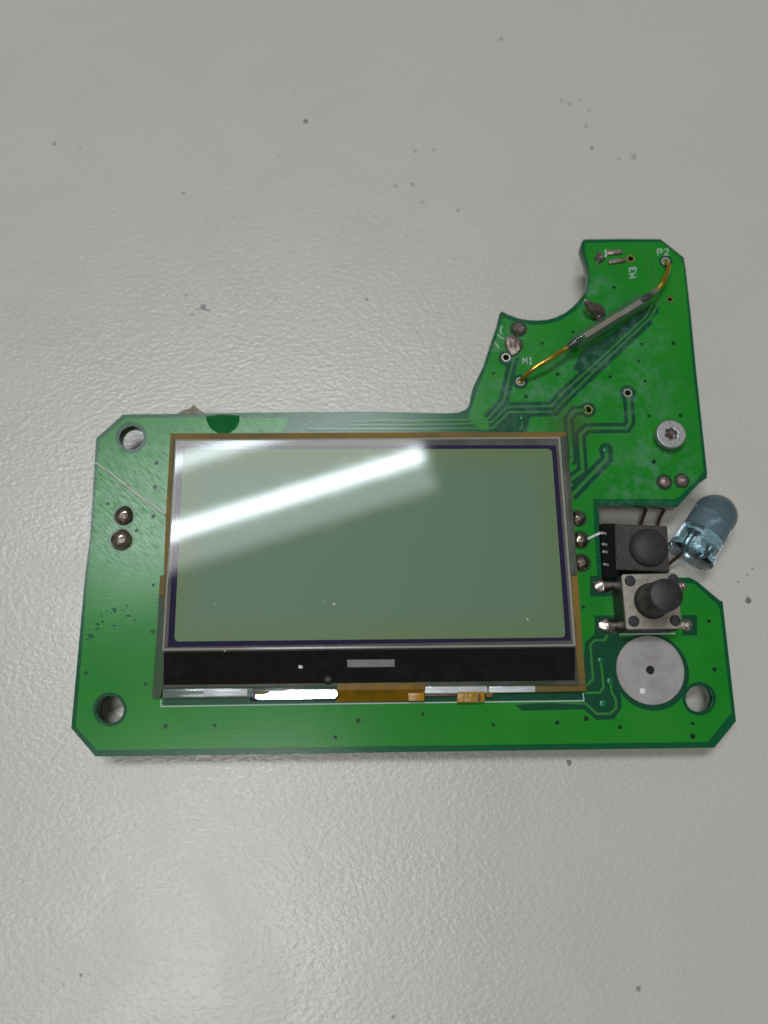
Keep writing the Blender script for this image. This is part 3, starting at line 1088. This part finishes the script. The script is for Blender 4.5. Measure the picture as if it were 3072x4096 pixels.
tab = dm(slab('flex_tab', rounded([(1828, 2768), (1940, 2766), (1941, 2808), (1828, 2812)], 8, 3), 0.452, 0.40, M.flex, None, 0.012))
for x in (1852, 1884, 1916):
    dm(slab('flex_contact', [(x - 6, 2774), (x + 6, 2774), (x + 6, 2806), (x - 6, 2806)], 0.4555, 0.44, M.redlip if x == 1916 else M.flexhi, None, 0.002))
dm(slab('flex_tab', rounded([(1944, 2768), (1972, 2767), (1972, 2788), (1946, 2790)], 8, 3), 0.44, 0.40, M.amber, None, 0.006))

# ------------------------------------------------------------------ reed switch
zr = ZB + 0.19
a, b = P(*ZA([(1245, 725)])[0], zr), P(*ZH([(1085, 735)])[0], zr)
ax = b - a
L = ax.length
r = 0.088
prof = [(0.0, 0.024), (0.03, 0.042), (0.09, 0.062), (0.17, r), (L - 0.17, r), (L - 0.09, 0.062), (L - 0.03, 0.042), (L, 0.024)]
inner = [(L - 0.10, 0.0), (L - 0.13, 0.042), (L - 0.2, r - 0.016), (0.2, r - 0.016), (0.13, 0.042), (0.10, 0.0)]
bm = bmesh.new()
lathe(bm, a, ax, prof, 28)
reed = setp(from_bm('reed_switch', bm, M.reed, smooth=True))

def rs(o):
    o.parent = reed
    o.matrix_parent_inverse = Matrix.Identity(4)
    return o


ad = ax.normalized()
sd = Vector((0, 0, 1)).cross(ad).normalized()
up = ad.cross(sd).normalized()
for t0, t1, dz in ((0.21, 0.62, 0.012), (0.42, 0.90, -0.012)):
    bm = bmesh.new()
    ribs = []
    for t in (t0, t1):
        c = a + ax * t + up * dz
        ribs.append([bm.verts.new(c + sd * (s * 0.030) + up * (q * 0.005)) for s, q in ((-1, -1), (1, -1), (1, 1), (-1, 1))])
    for k in range(4):
        bm.faces.new((ribs[0][k], ribs[0][(k + 1) % 4], ribs[1][(k + 1) % 4], ribs[1][k]))
    bm.faces.new(ribs[0])
    bm.faces.new(ribs[1])
    rs(from_bm('reed_blade', bm, M.blade))
for t, prof in ((0.0, [(0, 0.014), (0.03, 0.03), (0.09, 0.046), (0.15, 0.044), (0.2, 0.03), (0.23, 0.018)]), (L - 0.17, [(0, 0.018), (0.05, 0.036), (0.11, 0.042), (0.17, 0.014)])):
    bm = bmesh.new()
    lathe(bm, a + ad * t, ax, prof, 16)
    rs(from_bm('glass_seal', bm, M.seal, smooth=True))
wl = [P(*ZA([(695, 1125)])[0], ZB), P(*ZA([(728, 1085)])[0], ZB + 0.06), P(*ZA([(800, 1015)])[0], ZB + 0.14), P(*ZA([(900, 940)])[0], zr), P(*ZA([(1060, 848)])[0], zr + 0.015), P(*ZA([(1180, 770)])[0], zr), P(*ZA([(1265, 720)])[0], zr)]
bm = bmesh.new()
tube(bm, smooth_path(wl, 6), 0.026, 12)
rs(from_bm('reed_lead', bm, M.gold, smooth=True))
wr = [P(*ZH([(1060, 750)])[0], zr), P(*ZH([(1140, 685)])[0], zr), P(*ZH([(1205, 590)])[0], zr + 0.005), P(*ZH([(1255, 480)])[0], zr - 0.02), P(*ZH([(1272, 400)])[0], ZB + 0.12), P(*ZH([(1258, 355)])[0], ZB + 0.06), P(*ZH([(1238, 345)])[0], ZB)]
bm = bmesh.new()
tube(bm, smooth_path(wr, 6), 0.026, 12)
rs(from_bm('reed_lead', bm, M.gold, smooth=True))
bm = bmesh.new()
tube(bm, [P(*ZH([(1045, 760)])[0], zr), P(*ZH([(1090, 722)])[0], zr), P(*ZH([(1140, 690)])[0], zr)], [0.034, 0.033, 0.027], 12)
rs(from_bm('wire_collar', bm, M.dull, smooth=True))

# ------------------------------------------------------------------ screw
zs = ZB + 0.13
c = P(*ZD([(1458, 705)])[0], zs)
rad = PX(63, zs)
star = []
for i in range(48):
    t = 2 * math.pi * i / 48
    rr = rad * (0.36 + 0.06 * math.cos(6 * t))
    star.append(Vector((c.x + rr * math.cos(t + .3), c.y + rr * math.sin(t + .3), 0)))
rim = [Vector((c.x + rad * math.cos(2 * math.pi * i / 48), c.y + rad * math.sin(2 * math.pi * i / 48), 0)) for i in range(48)]
screw = setp(plate('screw', rim, [star], zs, ZB + 0.04, M.steel, None, bevel=0.014))
screw['label'] = 'round headed screw with rusty socket'
bm = bmesh.new()
disc(bm, c, rad * 0.43, zs - 0.06, 0.01, 24)
blob(bm, Vector((c.x + 0.004, c.y - 0.004, zs - 0.052)), rad * 0.22, rad * 0.22, 0.03, lump=0.5, n=14)
o = from_bm('screw_socket', bm, M.rust)
o.parent = screw
bm = bmesh.new()
lathe(bm, Vector((c.x, c.y, 0.0)), Vector((0, 0, 1)), [(-0.10, 0.05), (-0.06, 0.09), (ZB + 0.03, 0.09), (ZB + 0.03, rad * 0.8), (ZB + 0.055, rad * 0.93)], 24)
o = from_bm('screw_shank', bm, M.steel, smooth=True)
o.parent = screw

# ------------------------------------------------------------------ round tinned disc
c = ZG([(1205, 540)])[0]
zc = ZB + 0.022
cw = P(*c, zc)
bm = bmesh.new()
disc(bm, P(*ZG([(1212, 560)])[0]), PX(148), ZB, 0.0021, 64)
on_board(from_bm('isolation_channel', bm, M.channel))
rr = PX(132.5, zc)
rim = [Vector((cw.x + rr * math.cos(2 * math.pi * i / 72), cw.y + rr * math.sin(2 * math.pi * i / 72), 0)) for i in range(72)]
hr = PX(16.5, zc)
hole = [Vector((cw.x + hr * math.cos(2 * math.pi * i / 24), cw.y + hr * math.sin(2 * math.pi * i / 24), 0)) for i in range(24)]
coin = setp(plate('contact_disc', rim, [hole], zc, ZB - 0.002, M.coin, None, bevel=0.004))
bm = bmesh.new()
disc(bm, cw, hr * 1.1, ZB + 0.001, 0.0025, 20)
o = from_bm('hole_floor', bm, M.hole)
o.parent = coin
bm = bmesh.new()
blob(bm, P(*ZG([(1112, 793)])[0], zc - 0.001), PX(12), PX(12), 0.012, lump=0.1, n=16, m=5)
o = from_bm('white_drop', bm, M.paint, smooth=True)
o.parent = coin

# ------------------------------------------------------------------ push button
zt = ZB + 0.37
pc = [P(*q, zt) for q in [(2487, 2298), (2708, 2293), (2728, 2514), (2507, 2517)]]
cen = sum(pc, Vector()) / 4


def quad(scale, z, cut=0.0):
    q = [cen + (p - cen) * scale for p in pc]
    out = []
    for i in range(4):
        a_, b_, c_ = q[i - 1], q[i], q[(i + 1) % 4]
        for o_ in ((a_ - b_).normalized(), (c_ - b_).normalized()):
            out.append(Vector((b_.x + o_.x * cut, b_.y + o_.y * cut, z)))
    return out


bm = bmesh.new()
prism(bm, quad(1.03, zt - 0.03, 0.03), ZB + 0.004)
button = setp(from_bm('push_button', bm, M.black))
button['label'] = 'square push button with tall round plunger'


def pb(o):
    o.parent = button
    return o


bm = bmesh.new()
prism(bm, quad(1.0, zt, 0.015), zt - 0.03)
bmesh.ops.bevel(bm, geom=[e for e in bm.edges if min(v.co.z for v in e.verts) > zt - 1e-5], offset=0.008, segments=2, affect='EDGES')
pb(from_bm('cover_plate', bm, M.cover, smooth=True))
for q in ZE([(960, 970), (1005, 1455), (1502, 1447), (1482, 955)]):
    bm = bmesh.new()
    p = P(*q, zt)
    lathe(bm, Vector((p.x, p.y, zt - 0.002)), Vector((0, 0, 1)), [(0, PX(22, zt)), (0.008, PX(22, zt)), (0.02, PX(18, zt)), (0.024, 0)], 20)
    pb(from_bm('rivet', bm, M.plunger, smooth=True))
p0, p1 = P(*ZE([(1222, 1212)])[0], zt), P(*ZE([(1402, 1128)])[0], zt + 0.45)
p1 = Vector((p0.x + (p1.x - p0.x) * 0.5, p0.y + (p1.y - p0.y) * 0.5, p1.z))
bm = bmesh.new()
lathe(bm, Vector((p0.x, p0.y, zt - 0.01)), Vector((0, 0, 1)), [(0, 0.188), (0.013, 0.19), (0.018, 0.184), (0.018, 0.173)], 40)
pb(from_bm('plunger_collar', bm, M.black, smooth=True))
bm = bmesh.new()
lathe(bm, Vector((p0.x, p0.y, zt)), Vector((p1.x - p0.x, p1.y - p0.y, 0.45)), [(0, 0.172), (0.03, 0.171), (0.42, 0.167), (0.443, 0.163), (0.45, 0.154), (0.45, 0)], 44)
pb(from_bm('plunger', bm, M.plunger, smooth=True))
# pins and their solder fillets
for k, (s, e, w) in enumerate(((ZE([(625, 1030)])[0], ZE([(795, 1015)])[0], 29), (ZE([(680, 1505)])[0], ZE([(835, 1505)])[0], 29), (ZE([(1590, 1030)])[0], ZE([(1560, 1030)])[0], 18), (ZE([(1640, 1500)])[0], ZE([(1590, 1495)])[0], 24))):
    bm = bmesh.new()
    blob(bm, P(s[0], s[1], ZB + 0.002), PX(w * (1.35 if k < 2 else 0.9)), PX(w * 1.0), 0.042 if k < 2 else 0.018, lump=0.16, seed=k * 3.3 + 1, peak=0.8)
    pb(from_bm('pin_solder', bm, M.tin if k < 2 else M.dull, smooth=True))
    d = (P(*e) - P(*s)).normalized()
    n_ = Vector((-d.y, d.x, 0))
    e_ = P(*e)
    bm = bmesh.new()
    tube(bm, [P(*s) + Vector((0, 0, .03)), P(*s) + (e_ - P(*s)) * .5 + Vector((0, 0, .03)), e_ - d * .005 + Vector((0, 0, .03))], [PX(w * .8), PX(w * .62), PX(w * .5)], 12, 0.5)
    pb(from_bm('pin_solder', bm, M.tin if k < 2 else M.dull, smooth=True))
    if k < 2:
        bm = bmesh.new()
        prism(bm, [e_ + d * q + n_ * w_ + Vector((0, 0, 0.06)) for q, w_ in ((-.012, -.045), (.014, -.045), (.014, .045), (-.012, .045))], ZB)
        pb(from_bm('pin', bm, M.brass))
    if k == 2:
        continue
    x0, x1 = ((s[0] - 48, e[0] + 10) if k < 2 else (e[0], s[0] + 42))
    bm = bmesh.new()
    prism(bm, [P(*q, ZB + 0.0017) for q in ((x0, s[1] - 40), (x1, s[1] - 40), (x1, s[1] + 42), (x0, s[1] + 42))], ZB)
    on_board(from_bm('isolation_channel', bm, M.channel))

# ------------------------------------------------------------------ infrared receiver
zi = 0.50
bm = bmesh.new()
prism(bm, [P(*q, zi) for q in ZE([(782, 282), (1410, 312), (1440, 860), (797, 832)])], -0.10)
bmesh.ops.bevel(bm, geom=[e for e in bm.edges if min(v.co.z for v in e.verts) > zi - 1e-5], offset=0.01, segments=2, affect='EDGES')
ir = setp(from_bm('infrared_receiver', bm, M.irbody, smooth=True))
ir['label'] = 'black receiver block with domed round lens'


def irp(o):
    o.parent = ir
    return o


lc = P(*ZE([(1178, 575)])[0], zi)
bm = bmesh.new()
rl = PX(78, zi)
lathe(bm, Vector((lc.x, lc.y, zi - 0.005)), Vector((0, 0, 1)), [(0, rl)] + [(0.02 + 0.085 * math.sin(t * math.pi / 24), rl * math.cos(t * math.pi / 24)) for t in range(0, 12)] + [(0.105, 0)], 40)
irp(from_bm('receiver_lens', bm, M.irlens, smooth=True))
bm = bmesh.new()
prism(bm, [P(*q, 0.44) for q in rounded(ZE([(606, 282), (795, 282), (810, 935), (648, 930)]), 8, 3)], -0.09)
irp(from_bm('receiver_foot', bm, M.void))
for y in (402, 535, 625, 777):
    bm = bmesh.new()
    p, q = P(*ZE([(614 + (y - 400) * .07, y - 6)])[0], 0.455), P(*ZE([(668 + (y - 400) * .07, y + 4)])[0], 0.44)
    tube(bm, [p, (p + q) / 2 + Vector((0, 0, 0.01)), q], 0.016, 8)
    irp(from_bm('receiver_lead', bm, M.silver, smooth=True))
bm = bmesh.new()
ribbon(bm, [P(*ZE([(452, 468)])[0], ZB + .03), P(*ZE([(600, 395)])[0], ZB + .03), P(*ZE([(640, 398)])[0], ZB + .03)], 0.028, ZB + 0.02, 0.012)
irp(from_bm('receiver_lead', bm, M.silver))

# ------------------------------------------------------------------ blue five-millimetre diode
zd = 0.19
d0, d1 = P(2757, 2226, zd), P(2900, 1995, zd)
da = d1 - d0
DL = da.length
print('diode length', DL)
da.normalize()
rc = 0.248
split = 0.30
bm = bmesh.new()
clear = [(0.0, 0.0), (0.0, 0.255), (0.012, 0.272), (0.075, 0.272), (0.09, 0.262), (0.095, rc), (split, rc), (split, 0.0)]
lathe(bm, d0, da, clear, 56)
led = setp(from_bm('light_emitting_diode', bm, M.ledclear, smooth=True))
led['label'] = 'pale blue bullet shaped diode'


def lp(o):
    o.parent = led
    return o


bm = bmesh.new()
cl = DL - rc
prof = [(split + 0.0008, 0.0), (split + 0.0008, rc), (cl, rc)] + [(cl + rc * math.sin(t * math.pi / 24), rc * math.cos(t * math.pi / 24)) for t in range(1, 12)] + [(cl + rc, 0)]
lathe(bm, d0, da, prof, 56)
lp(from_bm('diode_dome', bm, M.ledmilk, smooth=True))
dsd = Vector((0, 0, 1)).cross(da).normalized()
for s, h_, w_ in ((-0.07, 0.27, 0.05), (0.09, 0.20, 0.03)):
    bm = bmesh.new()
    q = d0 + dsd * (-s)
    tube(bm, [q + da * 0.01, q + da * 0.1, q + da * (h_ - 0.06)], 0.025, 8)
    tube(bm, [q + da * (h_ - 0.06), q + da * h_], [w_ * .8, w_ * 1.3], 10)
    lp(from_bm('lead_frame', bm, M.leadframe, smooth=True))
# leads: from under the board across the notch, under the receiver, to the diode
for k, (x0, x1) in enumerate(((1165, 1085), (1392, 1285))):
    bm = bmesh.new()
    pts = [P(*ZE([(x0 + 50, -30)])[0], 0.17), P(*ZE([(x0, 80)])[0], 0.15), P(*ZE([(x1 + 20, 250)])[0], 0.03), P(*ZE([(x1 - 10, 420)])[0], -0.06)]
    if k == 0:
        q = d0 + dsd * 0.09
        pts += [P(*ZE([(1330, 800)])[0], -0.05), q - da * 0.10 + Vector((-0.02, 0, -0.12)), q - da * 0.02, q + da * 0.03]
    tube(bm, smooth_path(pts, 5), 0.02, 8)
    lp(from_bm('diode_lead', bm, M.wire, smooth=True))

# legs under the left end that keep the board level
for u, v in ((470, 2300), (1000, 2750), (1000, 1800)):
    bm = bmesh.new()
    p = P(u, v, 0.2)
    tube(bm, [Vector((p.x, p.y, desk_z(p.y))), Vector((p.x, p.y, 0.15)), Vector((p.x, p.y, 0.201))], 0.03, 8)
    setp(from_bm('support_leg', bm, M.dull))

# ------------------------------------------------------------------ small loose things
bm = bmesh.new()
tube(bm, smooth_path([P(*q, ZB + 0.02) for q in [(382, 1851), (440, 1890), (500, 1938), (560, 1985), (612, 2022), (662, 2058)]], 5), [0.008 + 0.004 * min(1, i / 12) for i in range(26)], 7)
tag(from_bm('fibre', bm, M.fibre, smooth=True), 'thin pale grey fibre lying across the left end of the green board', 'fibre')
bm = bmesh.new()
prism(bm, [P(*q, 0.19) for q in [(705, 1656), (735, 1640), (762, 1632), (773, 1617), (795, 1636), (818, 1653), (815, 1720), (705, 1720)]], 0.17)
tag(from_bm('tape_scrap', bm, M.paper), 'small brown tape scrap sticking out behind the top edge of the board', 'scrap')
bm = bmesh.new()
for u, v, r, z in ((900, 2601, 7, ZLG), (1202, 2667, 9, ZLG), (1337, 2417, 5, ZGT), (2110, 2478, 4, ZGT), (1297, 2405, 3, ZGT), (860, 2420, 3, ZGT)):
    blob(bm, P(u, v, z + 0.001), PX(r), PX(r) * 0.9, 0.012, lump=0.7, seed=u, n=8, m=3)
o = from_bm('dust', bm, M.dust)
o['kind'] = 'stuff'
o['label'] = 'white dust specks on the display glass and its black ledge'
